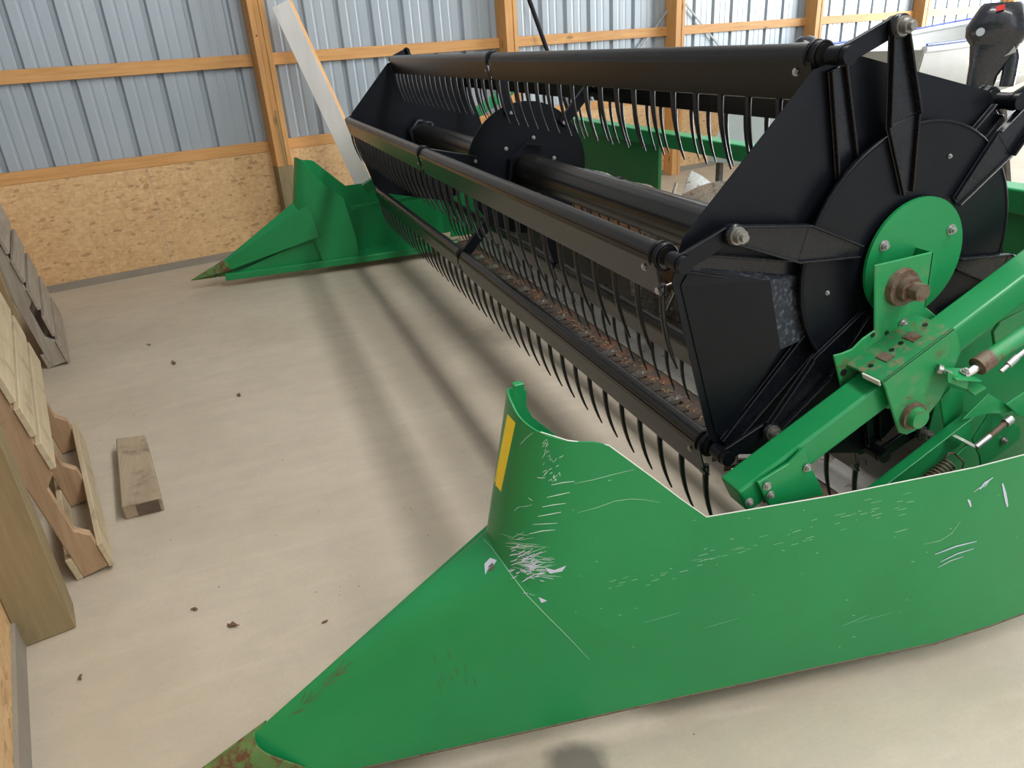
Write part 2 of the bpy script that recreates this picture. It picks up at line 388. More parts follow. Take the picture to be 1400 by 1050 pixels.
# ------------------------------------------------------------------ reel
CX, CY, CZ = 1.359, 1.368, 1.000
RB, RL, PH = 0.53, 4.255, radians(105.75)
OFFX, OFFZ = 0.120, 0.047
reel = thing('pickup_reel', 'long black six-bat pickup reel with rows of curved tines', 'reel', (CX, CY, 0))
def rp(*a): return Vector(a) - Vector((CX, CY, 0))
def rbuild(mb, name, m, parent=reel, **k):
    mb.v = [v - Vector((CX, CY, 0)) for v in mb.v]
    return mb.build(name, m, parent, **k)
def pol(k, r, cx=CX, cz=CZ, y=CY, da=0):
    a = PH + k*pi/3 + da
    return Vector((cx + r*cos(a), y, cz + r*sin(a)))
# shared tine
tm = MB()
pts = []; rad = []
for i in range(8):
    t = i/7
    pts.append((0.002 + 0.052*t*t - 0.006*t, 0, -0.075 - 0.208*t)); rad.append(0.0062*(1-t)**0.7 + 0.0026)
tm.tube(pts, rad, 6, 1.0, (0, 1, 0))
tm.cyl((0.001, 0, -0.066), (0.004, 0, -0.092), 0.0095, 0.008, 6)
tine0 = tm.build('tine_mesh', 'tine'); TINE = tine0.data; bpy.data.objects.remove(tine0)
hexm = MB(); hexm.cyl((0, 0, 0), (0, -0.009, 0), 0.0105, n=6); hexm.cyl((0, -0.009, 0), (0, -0.014, 0), 0.006, n=8)
hexm.cyl((0, 0.0, 0), (0, -0.0025, 0), 0.014, n=14)
h0 = hexm.build('bolt_mesh', 'zinc'); HEX = h0.data; bpy.data.objects.remove(h0)
def bolt(parent, loc, sc=1.0, d=(0, -1, 0), name='bolt'):
    o = inst(HEX, name, parent, loc); o.scale = (sc,)*3
    o.rotation_euler = Vector((0, -1, 0)).rotation_difference(Vector(d).normalized()).to_euler()
    return o
NT = 38
for k in range(6):
    bc = pol(k, RB)
    bt = MB().cyl((0, -0.012, 0), (0, RL+0.012, 0), 0.0255, n=20).build('bat', 'black_bat', reel)
    bt.location = bc - Vector((CX, CY, 0))
    sh = MB()
    prof = [(-0.0265, 0.0), (-0.0265, -0.012), (-0.006, -0.088), (0.006, -0.091)]
    sh.grid([[Vector((x, yy, z)) for x, z in prof] for yy in (0.0, RL/2-0.02)], False)
    sh.grid([[Vector((x, yy, z)) for x, z in prof] for yy in (RL/2+0.02, RL)], False)
    sh.build('bat_sheet', 'black_bat', bt, solid=0.004)
    for i in range(NT):
        y = 0.012 + (RL-0.024)*i/(NT-1)
        inst(TINE, 'tine', bt, (0, y, 0))
    MB().ring((0, -0.006, 0), (0, 0.010, 0), 0.031, 0.024).ring((0, 0.016, 0), (0, 0.021, 0), 0.033, 0.024).build('collar', 'black', bt)
    cl = MB().ring((0, RL/2-0.018, 0), (0, RL/2+0.018, 0), 0.033, 0.024)
    cl.box((-0.012, RL/2-0.014, -0.075), (0.016, RL/2+0.014, -0.02)).build('clamp', 'black', bt)
    bolt(bt, (-0.020, 0.05, -0.03), 0.75, (-1, -0.3, 0.25)); bolt(bt, (-0.006, 0.012, -0.078), 0.8, (-1, -0.5, 0.2))
    bolt(bt, (-0.022, RL/2-0.05, -0.022), 0.6, (-1, -0.2, 0.2)); bolt(bt, (-0.014, RL/2+0.05, -0.05), 0.6, (-1, -0.2, 0.2))
rbuild(MB().cyl((CX, CY-0.02, CZ), (CX, CY+RL+0.02, CZ), 0.075, n=36), 'centre_tube', 'black_bat')

def hexpts(r, y, trunc=0.055):
    out = []
    for k in range(6):
        p = pol(k, r, y=y); a = pol(k-1, r, y=y); b = pol(k+1, r, y=y)
        out += [p + (a-p).normalized()*trunc, p + (b-p).normalized()*trunc]
    return out
def channel_arm(name, p, q, w0, w1, yv, lip, m='black_arm', up=-1):
    """tapered channel lying in an x-z plane, lips raised towards -y"""
    p, q = Vector(p), Vector(q); d = (q-p).normalized(); r = Vector((0, 1, 0)).cross(d).normalized()
    mb = MB()
    a = [p-r*w0/2, p+r*w0/2, q+r*w1/2, q-r*w1/2]
    mb.prism(a, (0, 0.004, 0))
    for s in (-1, 1):
        e0, e1 = p+r*s*w0/2, q+r*s*w1/2
        t = -r*s*0.005
        mb.prism([e0, e0+t, e1+t, e1], (0, up*lip, 0))
    return rbuild(mb, name, m, bev=0.0014)
def end_set(y, sg, near):
    """sg = -1 for the near end (outboard is -y)"""
    yp = y + sg*0.026
    pl = rbuild(MB().prism(hexpts(0.545, yp), (0, sg*0.004, 0)), 'end_plate', 'black')
    if near:   # folded, scuffed panel between the front and lower arms
        A_, B_, C_, D_, E_ = at(946,364,1.334), at(1053,384,1.300), at(1067,478,1.300), at(990,602,1.334), at(931,391,1.335)
        F_ = at(978,592,1.335); I1, I2 = at(1107,460,1.332), at(1093,376,1.332); T_ = at(1050,372,1.333)
        rbuild(MB().add([A_, B_, C_, D_, F_, E_], [(0, 1, 5), (5, 1, 4), (4, 1, 2), (4, 2, 3)]), 'plate_facet', 'black', fix=False)
        rbuild(MB().add([B_, C_, I1, I2], [(0, 1, 2), (0, 2, 3)]), 'facet_return', 'scuffed_black', fix=False)
        rbuild(MB().add([A_, B_, I2, T_], [(0, 1, 3), (3, 1, 2)]), 'facet_top', 'scuffed_black', fix=False)
    ccx, ccz = CX+OFFX, CZ+OFFZ
    for k in range(6):
        channel_arm('plate_arm', pol(k, 0.14, y=yp+sg*0.012), pol(k, 0.505, y=yp+sg*0.012), 0.070, 0.042, 0, 0.012, up=sg)
    sd = MB().cyl((ccx, yp+sg*0.040, ccz), (ccx, yp+sg*0.034, ccz), 0.312, n=64)
    disc = rbuild(sd, 'spider_disc', 'black', bev=0.0015)
    rbuild(MB().ring((ccx, yp+sg*0.030, ccz), (ccx, yp+sg*0.042, ccz), 0.314, 0.308, 64), 'disc_rim', 'black')
    for k in range(6):
        q = pol(k, RB, ccx, ccz, yp+sg*0.046); p = pol(k, 0.165, ccx, ccz, yp+sg*0.046); mdl = pol(k, 0.335, ccx, ccz, yp+sg*0.046)
        channel_arm('spider_arm', mdl, q, 0.088, 0.040, 0, 0.015, up=sg)
        channel_arm('spider_arm_foot', p, mdl, 0.030, 0.088, 0, 0.010, up=sg)
        bp = pol(k, RB, y=yp+sg*0.036)
        l = MB(); l.obox(bp, Vector((q.x, bp.y, q.z)), 0.010, 0.040, (0, 0, 1) if abs((q-bp).normalized().z) < 0.9 else (1, 0, 0))
        # obox width axis is along y here
        for c in (bp, Vector((q.x, bp.y, q.z))): l.cyl(c-Vector((0, 0.005, 0)), c+Vector((0, 0.005, 0)), 0.021, n=18)
        lk = rbuild(l, 'crank_link', 'black', bev=0.0015)
        bs = MB(); yy = yp+sg*0.03
        bs.cyl((bp.x, yp-0.0, bp.z), (bp.x, yp+sg*0.056, bp.z), 0.019, n=18)
        rbuild(bs, 'pivot_pin', 'black')
        bz = MB(); bz.ring((q.x, yp+sg*0.046, q.z), (q.x, yp+sg*0.060, q.z), 0.024, 0.006, 20)
        rbuild(bz, 'pivot_bush', 'black_arm')
        bo = MB(); bo.cyl((q.x, yp+sg*0.060, q.z), (q.x, yp+sg*0.065, q.z), 0.0195, n=18)
        bo.cyl((q.x, yp+sg*0.066, q.z), (q.x, yp+sg*0.080, q.z), 0.0155, n=6); bo.cyl((q.x, yp+sg*0.080, q.z), (q.x, yp+sg*0.090, q.z), 0.009, n=10)
        rbuild(bo, 'pivot_bolt', 'dull_zinc')
        if near:
            for rr in ((0.24,) if k % 2 else ()): 
                b_ = pol(k, rr, ccx, ccz, yp+sg*0.041, radians(26)); bolt(disc, b_-Vector((CX, CY, 0)), 0.42)
    if near:
        hc = rbuild(MB().cyl((ccx, yp+sg*0.052, ccz), (ccx, yp+sg*0.060, ccz), 0.147, n=56), 'hub_cover', 'green', bev=0.002)
        hc['label'] = 'round green cover disc on the reel end'
        for aa in (155, 30, 270): 
            bolt(hc, (ccx+0.115*cos(radians(aa))-CX, yp+sg*0.060-CY, ccz+0.115*sin(radians(aa))), 0.95)
end_set(CY, -1, True); end_set(CY+RL, 1, False)
# middle support disc with arms
ym = CY+RL/2
md = rbuild(MB().cyl((CX, ym-0.003, CZ), (CX, ym+0.003, CZ), 0.315, n=64), 'centre_disc', 'black')
for k in range(6):
    rbuild(MB().obox(pol(k, 0.27, y=ym-0.014), pol(k, 0.505, y=ym-0.014), 0.05, 0.024, (0, 1, 0)), 'disc_arm', 'black', bev=0.003)
    bolt(md, pol(k, 0.15, y=ym-0.004, da=0.5)-Vector((CX, CY, 0)), 0.7); bolt(md, pol(k, 0.28, y=ym-0.026)-Vector((CX, CY, 0)), 0.6)
cb = MB()
cbp = [(0.10, 0.13), (-0.02, 0.15), (-0.12, 0.07), (-0.135, -0.05), (-0.10, -0.14), (0.06, -0.15)]
for i in range(len(cbp)-1):
    a, b = cbp[i], cbp[i+1]
    cb.obox((CX+a[0]*0.82, ym-0.025, CZ+a[1]*0.82), (CX+b[0]*0.82, ym-0.025, CZ+b[1]*0.82), 0.007, 0.05, (0, 1, 0))
rbuild(cb, 'tube_bracket', 'black')
rbuild(MB().ring((CX, CY+RL-0.06, CZ), (CX, CY+RL, CZ), 0.11, 0.075, 6), 'tube_bracket', 'black')

# ------------------------------------------------------------------ grain header
HB = Vector((1.6, 3.6, 0))
header = thing('grain_header', 'green harvester grain platform with cutter bar and end dividers', 'header', HB)
def hb(mb, name, m, parent=header, **k):
    mb.v = [v - HB for v in mb.v]
    return mb.build(name, m, parent, **k)
def hloc(p): return Vector(p) - HB

BASE = [((.80,1.44,.075),(.80,1.44,.23)), ((.765,1.44,.075),(.75,1.44,.56)), ((.64,1.44,.075),(.64,1.44,.665)), ((.52,1.44,.075),(.54,1.44,.775)), ((.455,1.435,.40),(.50,1.425,.86)),
        ((.405,1.405,.49),(.474,1.40,.88)), ((.383,1.36,.552),(.463,1.375,.886)), ((.378,1.32,.552),(.454,1.33,.884)), ((.383,1.275,.535),(.452,1.27,.872)),
        ((.405,1.233,.505),(.475,1.222,.857)), ((.447,1.204,.46),(.52,1.19,.842)), ((.55,1.1745,.37),(.60,1.167,.822)), ((.65,1.158,.28),(.70,1.1505,.722)),
        ((.75,1.1415,.17),(.76,1.1405,.660)), ((.82,1.13,.068),(.82,1.13,.602)), ((.97,1.1065,.066),(.97,1.1065,.600)), ((1.12,1.084,.066),(1.12,1.084,.597)), ((1.28,1.056,.066),(1.28,1.059,.600)),
        ((1.48,1.018,.07),(1.48,1.022,.608)), ((1.65,1.002,.075),(1.65,1.004,.615)), ((1.8,.995,.08),(1.8,.995,.62)), ((2.4,.985,.08),(2.4,.985,.64))]
def cr(P, i, t):
    p0, p1, p2, p3 = P[max(i-1, 0)], P[i], P[min(i+1, len(P)-1)], P[min(i+2, len(P)-1)]
    return 0.5*((2*p1) + (p2-p0)*t + (2*p0-5*p1+4*p2-p3)*t*t + (3*p1-p0-3*p2+p3)*t**3)
TIP = Vector((-0.43, 1.335, 0.055))
def divider(mir):
    def mr(v): return Vector((v.x, 7.30-v.y, v.z)) if mir else v.copy()
    bs = [Vector(b) for b, t in BASE]; ts = [Vector(t) for b, t in BASE]
    cols = []
    for i in range(len(bs)-1):
        smooth = 4 <= i <= 10
        n = 5 if smooth else 3
        for j in range(n):
            t = j/n
            if smooth: cols.append((cr(bs, i, t), cr(ts, i, t), i+t))
            else: cols.append((bs[i].lerp(bs[i+1], t), ts[i].lerp(ts[i+1], t), i+t))
    cols.append((bs[-1], ts[-1], len(bs)-1))
    side = MB()
    side.grid([[mr(b.lerp(t, r/8)) for b, t, _ in cols] for r in range(9)], True)
    sd = hb(side, 'divider_shield', 'green', solid=0.004, fix=False)
    # nose cone ruled from the crease curve to the point
    cre = [(mr(b), ii) for b, t, ii in cols if 6.0 <= ii <= 14.0]
    inner = [mr(Vector(v)) for v in ((.515, 1.468, .30), (.500, 1.460, .44), (.475, 1.445, .545), (.435, 1.420, .515), (.405, 1.400, .51))]
    curve = inner + [c for c, ii in cre]
    tip = mr(TIP)
    nose = MB()
    fr = [0.235 + (1-0.235)*r/14 for r in range(15)]
    bot, rid = curve[-1], mr(Vector(BASE[6][0])); nin = len(inner)
    def npt(i, c, f):
        p = tip.lerp(c, f)
        if i >= nin:
            zr = max(0.0, min(1.0, (c.z-bot.z)/(rid.z-bot.z))); k = min(1.0, 1.5*(1-f))
            g = (p.x-tip.x)/(rid.x-tip.x)
            yb = tip.y+(bot.y-tip.y)*(p.x-tip.x)/(bot.x-tip.x); yr = tip.y+(rid.y-tip.y)*g
            p.y += (yb+(yr-yb)*zr**2.2 - p.y)*k
        return p
    nose.grid([[npt(i, c, f) for i, c in enumerate(curve)] for f in fr], True)
    ns = hb(nose, 'divider_nose', 'green', sd, solid=0.004, fix=False)
    # point cap
    cap = MB()
    ring = [tip.lerp(c, 0.27) for c in curve]
    cen = sum(ring, Vector())/len(ring)
    ring = [cen + (p-cen)*1.07 for p in ring]
    ap = mr(Vector((-0.475, 1.335, 0.075)))
    rows = [[ap.lerp(p, f) for p in ring] for f in (0.02, 0.35, 0.7, 1.0)]
    cap.grid(rows, True)
    cp = hb(cap, 'nose_cap', 'rusty_tip', sd, solid=0.005, fix=False); cp['label'] = 'rusty steel point on the nose'
    bolt(cp, hloc(tip.lerp(mr(Vector((.45, 1.46, .12))), 0.17)), 0.9, (0, 1 if not mir else -1, 0.2))
    # inner bottom rail, recessed inner panel and rib
    r1 = MB().obox(mr(Vector((-0.22, 1.385, .075))), mr(Vector((.80, 1.46, .075))), 0.05, 0.05)
    r1.obox(mr(Vector((.79, 1.46, .075))), mr(Vector((1.62, 1.46, .075))), 0.05, 0.05)
    hb(r1, 'bottom_rail', 'green', sd, bev=0.004)
    rp_ = MB().prism([mr(Vector(p)) for p in ((-0.15, 1.375, .09), (.52, 1.41, .09), (.52, 1.41, .30))], (0, 0.003, 0))
    hb(rp_, 'inner_panel', 'green', sd)
    rb = MB().obox(mr(Vector((.80, 1.30, .45))), mr(Vector((1.5, 1.16, .45))), 0.02, 0.03)
    hb(rb, 'stiffener_rib', 'green', sd, bev=0.003)
    fl2 = MB().prism([mr(Vector(p)) for p in ((.50, 1.44, .07), (1.62, 1.44, .07), (1.62, 1.05, .07), (.82, 1.15, .07), (.6, 1.3, .07))], (0, 0, 0.004))
    hb(fl2, 'floor_gusset', 'green', sd)
    return sd, ns
near_div, near_nose = divider(False)
near_div['label'] = 'scratched green end divider nearest the camera'
far_div, far_nose = divider(True)
far_div['label'] = 'green end divider by the strandboard wall'
# small bracket at the top of the near divider
hb(MB().prism([at(703,527,1.45), at(717,524,1.45), at(717,532,1.45), at(720,533,1.45), at(721,590,1.45), at(703,590,1.45)], (0, 0.02, 0)), 'top_bracket', 'green', near_div, bev=0.002)

# --- wear marks that follow the painted sheet
def surf(objs):
    vs, fs = [], []
    for o in objs:
        b = len(vs); vs += [v.co + HB for v in o.data.vertices]; fs += [tuple(b+i for i in p.vertices) for p in o.data.polygons]
    return BVHTree.FromPolygons(vs, fs)
TREE = surf([near_div, near_nose])
CAMP = Vector((0, 0, H))
def hit(px, py):
    d = ray(px, py).normalized(); loc, nrm, i, dist = TREE.ray_cast(CAMP, d)
    if loc is None: return None
    if nrm.dot(d) > 0: nrm = -nrm
    return loc + nrm*0.0032, nrm
def ribbon(mb, pts, w):
    hs = []
    for a, b in zip(pts[:-1], pts[1:]):
        n = max(1, int(max(abs(a[0]-b[0]), abs(a[1]-b[1]))/8))
        for j in range(n): hs.append(hit(a[0]+(b[0]-a[0])*j/n, a[1]+(b[1]-a[1])*j/n))
    hs.append(hit(*pts[-1])); hs = [h for h in hs if h]
    if len(hs) < 2: return
    L, R = [], []
    for i, (p, n) in enumerate(hs):
        t = (hs[min(i+1, len(hs)-1)][0]-hs[max(i-1, 0)][0]).normalized(); s = n.cross(t)
        ww = 0.78*w*(0.35+0.65*sin(pi*(i+0.3)/(len(hs)-0.4)))/2
        L.append(p+s*ww); R.append(p-s*ww)
    mb.grid([L, R], False)
def patch(mb, poly):
    hs = [hit(*p) for p in poly]
    if all(hs): mb.add([h[0] for h in hs], [tuple(range(len(hs)))])
sc = MB(); rnd = random.Random(3)
for x0, y0, x1, y1, w in [(754,662,785,657,2.2),(748,679,779,672,2.4),(742,692,773,687,2.2),(736,705,767,699,2.4),(729,716,762,714,1.8),(724,729,759,723,2.4),
                          (713,607,730,591,1.2),(735,652,746,652,2.0),(757,654,758,648,2.2),(704,698,712,692,1.2),(712,692,728,689,1.0),(723,680,729,684,2.0)]:
    ribbon(sc, [(x0, y0), ((x0+x1)/2, (y0+y1)/2+rnd.uniform(-1.5, 1)), (x1, y1)], w*0.0011)
ribbon(sc, [(785,660),(810,655),(840,647),(866,641)], 0.0011)
ribbon(sc, [(789,700),(815,693),(840,684),(862,681),(880,682),(902,686)], 0.0010)
ribbon(sc, [(662,738),(672,748),(685,765),(700,786),(720,812),(745,838),(775,868),(805,900)], 0.0012)
for i in range(34):
    y = 728+rnd.uniform(0, 60); x = 690 + (y-728)*0.45 + rnd.uniform(-6, 24); l = rnd.uniform(12, 40)
    ribbon(sc, [(x, y), (x+l*0.5, y+rnd.uniform(0, 5)), (x+l, y+rnd.uniform(-6, 6))], rnd.uniform(0.0006, 0.0014))
for i in range(26):
    x = rnd.uniform(740, 765); y = rnd.uniform(600, 660); l = rnd.uniform(3, 10)
    ribbon(sc, [(x, y), (x+l*0.5, y-rnd.uniform(1, 5)), (x+l*0.7, y-rnd.uniform(-4, 7))], rnd.uniform(0.0008, 0.002))
for i in range(60):
    u = rnd.random(); x = 830 + u*420; y = 800 - u*118 + rnd.gauss(0, 9); l = rnd.uniform(3, 15)
    ribbon(sc, [(x, y), (x+l, y-l*0.25+rnd.uniform(-1, 1))], rnd.uniform(0.0006, 0.0015))
for i in range(40):
    x = rnd.uniform(760, 1390); y = rnd.uniform(650, 900); l = rnd.uniform(1.5, 4)
    ribbon(sc, [(x, y), (x+l, y+rnd.uniform(-1, 1))], rnd.uniform(0.0008, 0.0016))
ribbon(sc, [(1262,743),(1285,738),(1300,728),(1312,712)], 0.0011)
ribbon(sc, [(1222,727),(1240,722)], 0.0014); ribbon(sc, [(1150,855),(1185,840)], 0.0008)
for dx, y in ((960, 858), (880, 850), (1170, 850)): ribbon(sc, [(dx, y), (dx+50, y-14)], 0.0006)
o = hb(sc, 'paint_scratch', 'scratch', near_div, fix=False); o['kind'] = 'stuff'
pr = MB()
for i in range(60):
    x = rnd.gauss(722, 12); y = 768+(x-722)*0.30+rnd.gauss(2, 10); l = rnd.uniform(4, 15); q = rnd.uniform(-0.7, 0.25)
    ribbon(pr, [(x, y), (x+l*.5, y+l*q*.5+rnd.uniform(-1, 1)), (x+l, y+l*q)], rnd.uniform(0.0012, 0.0042))
for p in ([(663,771),(671,763),(680,766),(676,772),(668,778),(664,786)], [(745,775),(758,778),(774,772),(768,780),(752,783)], [(736,815),(748,820),(740,823)]): patch(pr, p)
for a, b, w in (((1277,757),(1334,739),5), ((1285,767),(1330,749),4), ((1281,775),(1316,760),3), ((1369,660),(1376,692),9), ((1322,682),(1326,692),7), ((1338,668),(1352,655),8), ((1345,664),(1356,652),6), ((1330,672),(1345,664),3)):
    ribbon(pr, [a, ((a[0]+b[0])/2, (a[1]+b[1])/2-2), b], w*0.0011)
for i in range(14):
    x = rnd.uniform(705, 745); y = rnd.uniform(758, 812); ribbon(pr, [(x, y), (x+rnd.uniform(4, 16), y+rnd.uniform(-7, 5))], rnd.uniform(0.001, 0.003))
o = hb(pr, 'primer_patch', 'primer', near_div, fix=False); o['kind'] = 'stuff'
ru = MB()
for i in range(9):
    x = rnd.uniform(590, 650); y = rnd.uniform(885, 930); ribbon(ru, [(x, y), (x+4, y+rnd.uniform(8, 16))], 0.0016)
for i in range(16):
    u = rnd.random(); x = 395+u*110; y = 972-u*100+rnd.uniform(4, 12); ribbon(ru, [(x, y), (x+rnd.uniform(8, 24), y-rnd.uniform(8, 20))], rnd.uniform(0.001, 0.003))
patch(ru, [(668,775),(674,769),(677,775),(672,782)])
o = hb(ru, 'rust_mark', 'rusty_steel', near_div, fix=False); o['kind'] = 'stuff'
rf = MB()
q = [(695,566),(706,578),(686,672),(677,661)]
rows = []
for i in range(9):
    t = i/8; a = (q[0][0]+(q[3][0]-q[0][0])*t, q[0][1]+(q[3][1]-q[0][1])*t); b = (q[1][0]+(q[2][0]-q[1][0])*t, q[1][1]+(q[2][1]-q[1][1])*t)
    rows.append([hit(a[0]+(b[0]-a[0])*j/4, a[1]+(b[1]-a[1])*j/4) for j in range(5)])
if all(h for r in rows for h in r):
    rf.grid([[h[0]-h[1]*0.001 for h in r] for r in rows]); o = hb(rf, 'reflector_strip', 'reflector_yellow', near_div, fix=False); o['label'] = 'yellow reflective strip'
# bare metal top edge of the sheet
ed = MB(); tops = [Vector(t)+Vector((0, 0, 0.001)) for b, t in BASE[9:]]
ed.tube(tops, 0.0015, 6); hb(ed, 'sheet_edge', 'bare_edge', near_div)
eb = MB(); eb.tube([Vector(b) for b, t in BASE[14:]], 0.004, 6); eb.tube([TIP.lerp(Vector(BASE[14][0]), f) for f in (0.25, 0.6, 1.0)], 0.004, 6)
hb(eb, 'bottom_edge', 'rusty_steel', near_div)

# --- platform: cutter bar, deck, auger, back
Y0, Y1 = 1.40, 5.90
cbr = MB().box((1.60, Y0, 0.055), (1.75, Y1, 0.085))
cut = hb(cbr, 'cutter_bar', 'dark_frame', bev=0.003)
gm = MB(); gm.prism([(-0.11, 0, 0.012), (-0.03, -0.022, 0.02), (0.02, -0.022, 0.022), (0.02, 0.022, 0.022), (-0.03, 0.022, 0.02)], (0, 0, -0.022))
g0 = gm.build('g', 'dark_frame'); GUARD = g0.data; bpy.data.objects.remove(g0)
km = MB(); km.prism([(-0.075, 0, 0), (0.01, -0.037, 0), (0.01, 0.037, 0)], (0, 0, 0.003)); g0 = km.build('k', 'dark_frame'); KNIFE = g0.data; bpy.data.objects.remove(g0)
cm = MB(); cm.prism([(-0.03, -0.018, 0.0), (0.05, -0.022, 0.004), (0.05, 0.022, 0.004), (-0.03, 0.018, 0.0)], (0, 0, 0.014)); cm.cyl((0.03, 0, 0.015), (0.03, 0, 0.026), 0.008, n=6)
g0 = cm.build('c', 'polished_steel'); CLIP = g0.data; bpy.data.objects.remove(g0)
y = Y0+0.03; i = 0
while y < Y1-0.02:
    inst(GUARD, 'knife_guard', cut, hloc((1.60, y, 0.078))); inst(KNIFE, 'knife_section', cut, hloc((1.605, y+0.038, 0.090)))
    if i % 4 == 2: inst(CLIP, 'hold_down_clip', cut, hloc((1.60, y+0.01, 0.094)))
    y += 0.0762; i += 1
chaff = MB(); rr = random.Random(5)
for i in range(750):
    x = 1.635+rr.gauss(0, 0.03); yy = rr.uniform(Y0, Y1); a = rr.uniform(0, pi); l = rr.uniform(0.006, 0.022); w = rr.uniform(0.002, 0.006); z = 0.0875+rr.uniform(0, 0.008)
    dx, dy = cos(a)*l, sin(a)*l; ex, ey = -sin(a)*w, cos(a)*w
    chaff.add([(x, yy, z), (x+dx, yy+dy, z+rr.uniform(0, 0.006)), (x+dx+ex, yy+dy+ey, z+0.003), (x+ex, yy+ey, z+0.002)], [(0, 1, 2, 3)])
o = hb(chaff, 'chaff_litter', 'straw', cut, fix=False); o['kind'] = 'stuff'; o['label'] = 'rusty chaff and straw litter along the cutter bar'
pan = MB()
prof = [(1.735, .088), (1.80, .098), (1.86, .10), (1.95, .14), (2.05, .165), (2.16, .175), (2.26, .22), (2.34, .32), (2.385, .45), (2.40, .60)]
pan.grid([[Vector((x, yy, z)) for x, z in prof] for yy in (Y0-0.05, Y1+0.05)], True)
hb(pan, 'deck_pan', 'worn_steel', solid=0.006)
# back sheet with feeder opening
hb(MB().box((2.395, 3.98, .42), (2.415, Y1+0.05, 1.0)), 'back_sheet', 'green')
hb(MB().box((2.395, Y0-0.4, .42), (2.415, 2.05, 1.0)), 'back_sheet', 'green')
hb(MB().box((2.35, Y0-0.4, .965), (2.45, Y1+0.1, 1.045)), 'top_beam', 'green', bev=0.006, seg=2)
hb(MB().box((2.30, Y0-0.1, .06), (2.45, Y1, .14)), 'lower_beam', 'green', bev=0.006)
AX, AZ = 2.11, .53
aug = hb(MB().cyl((AX, Y0, AZ), (AX, Y1, AZ), 0.205, n=40), 'auger', 'auger_rust')
def flight(ya, yb, hand, m, RO=0.272):
    fm = MB(); n = 90; turns = abs(yb-ya)/0.55
    ri, ro = 0.19, RO
    rows = []
    for i in range(n+1):
        t = i/n; a = hand*2*pi*turns*t; yy = ya+(yb-ya)*t
        rows.append([Vector((AX+r*cos(a), yy, AZ+r*sin(a))) for r in (ri, (ri+ro)/2, ro)])
    fm.grid(rows, True); hb(fm, 'auger_flight', m, aug, solid=0.005)
flight(Y0+0.02, 2.75, 1, 'polished_steel'); flight(Y1-0.02, 3.55, -1, 'polished_steel'); flight(2.80, 3.45, 1, 'polished_steel', 0.40)
for i in range(12):
    a = i*2.4; yy = 2.6+i*0.08
    hb(MB().cyl((AX+0.19*cos(a), yy, AZ+0.19*sin(a)), (AX+0.32*cos(a), yy, AZ+0.32*sin(a)), 0.008, n=8), 'auger_finger', 'polished_steel', aug)

# --- near end sheet and reel support arm
def plate(name, pts, Y, th, m, parent, bev=0.0015):
    return hb(MB().prism([at(x, y, Y) for x, y in pts], (0, th, 0)), name, m, parent, bev=bev)
es = hb(MB().prism([(1.62, 1.27, .09), (2.42, 1.27, .09), (2.42, 1.27, 1.0), (1.95, 1.27, .98), (1.64, 1.27, .88), (1.62, 1.27, .40)], (0, 0.006, 0)), 'end_sheet', 'green')
hb(MB().prism([(1.62, 6.06, .09), (2.42, 6.06, .09), (2.42, 6.06, 1.0), (2.1, 6.06, .93), (1.72, 6.06, .72), (1.66, 6.06, .40)], (0, -0.006, 0)), 'end_sheet', 'green')
def arm_pts(Y):
    a = at(1010, 673, Y); b = at(1371, 400, Y); d = (b-a).normalized()
    return a, b, d
a_, b_, d_ = arm_pts(1.15)
upn = Vector((-d_.z, 0, d_.x))
ctr = Vector((0, 0.036, 0)) - upn*0.037
arm = hb(MB().obox(a_+ctr, a_+ctr+d_*1.75, 0.072, 0.074, upn), 'reel_arm', 'green', bev=0.006, seg=2)
arm['label'] = 'green box-section arm carrying the near reel end'
# far reel arm, mirrored
mc = a_+ctr; mf = Vector((mc.x, 5.95, mc.z))
hb(MB().obox(mf, mf+d_*1.75, 0.072, 0.074, upn), 'reel_arm', 'green', bev=0.006)
hb(MB().box((CX-0.06, 5.86, CZ-0.16), (CX+0.06, 5.90, CZ+0.07)), 'bearing_bracket', 'green', bev=0.004)
# tip shield wrapped over the arm's lower end
shp = [(1035,659),(1098,612),(1102,640),(1114,665),(1128,676),(1054,690),(1042,668)]
plate('tip_shield', [(1036,660),(1079,634),(1100,612),(1106,632),(1128,677),(1052,692)], 1.135, 0.008, 'green', arm)
for x, y in ((1024,686),(1048,664),(1053,676),(1103,639)): bolt(arm, hloc(at(x, y, 1.133)), 0.75)
# sleeve around the arm
sl = plate('pivot_sleeve', [(1207,522),(1305,448),(1311,463),(1314,482),(1287,545),(1264,574),(1252,589),(1240,595),(1230,592),(1224,575),(1211,532)], 1.125, 0.007, 'green_worn', header, 0.002)
tA, tB = at(1207,522,1.125), at(1305,448,1.125); tu = Vector((-(tB-tA).normalized().z, 0, (tB-tA).normalized().x))
hb(MB().prism([tA, tB, tB+Vector((0, .112, 0)), tA+Vector((0, .112, 0))], -tu*0.006), 'sleeve_top', 'green_dirty', sl, bev=0.002)
hb(MB().prism([tA+Vector((0, .008, 0)), tA+Vector((0, .058, 0)), tA+Vector((0, .058, 0))-tu*.014, tA+Vector((0, .008, 0))-tu*.014], (-0.004, 0, -0.002)), 'sleeve_lip', 'bare_edge', sl)
for f in (0.30, 0.68):
    c = tA.lerp(tB, f)+Vector((0, 0.055, 0)); dd = (tB-tA).normalized()
    hb(MB().obox(c-dd*0.012, c+dd*0.012, 0.034, 0.005, tu), 'wear_tab', 'rusty_steel', sl)
for f in (0.12, 0.42, 0.55, 0.9):
    c = tA.lerp(tB, f)+Vector((0, 0.06, 0)); hb(MB().cyl(c, c+tu*0.0015, 0.006, n=10), 'bolt_hole', 'tine', sl)
pb = at(1246, 567, 1.125)
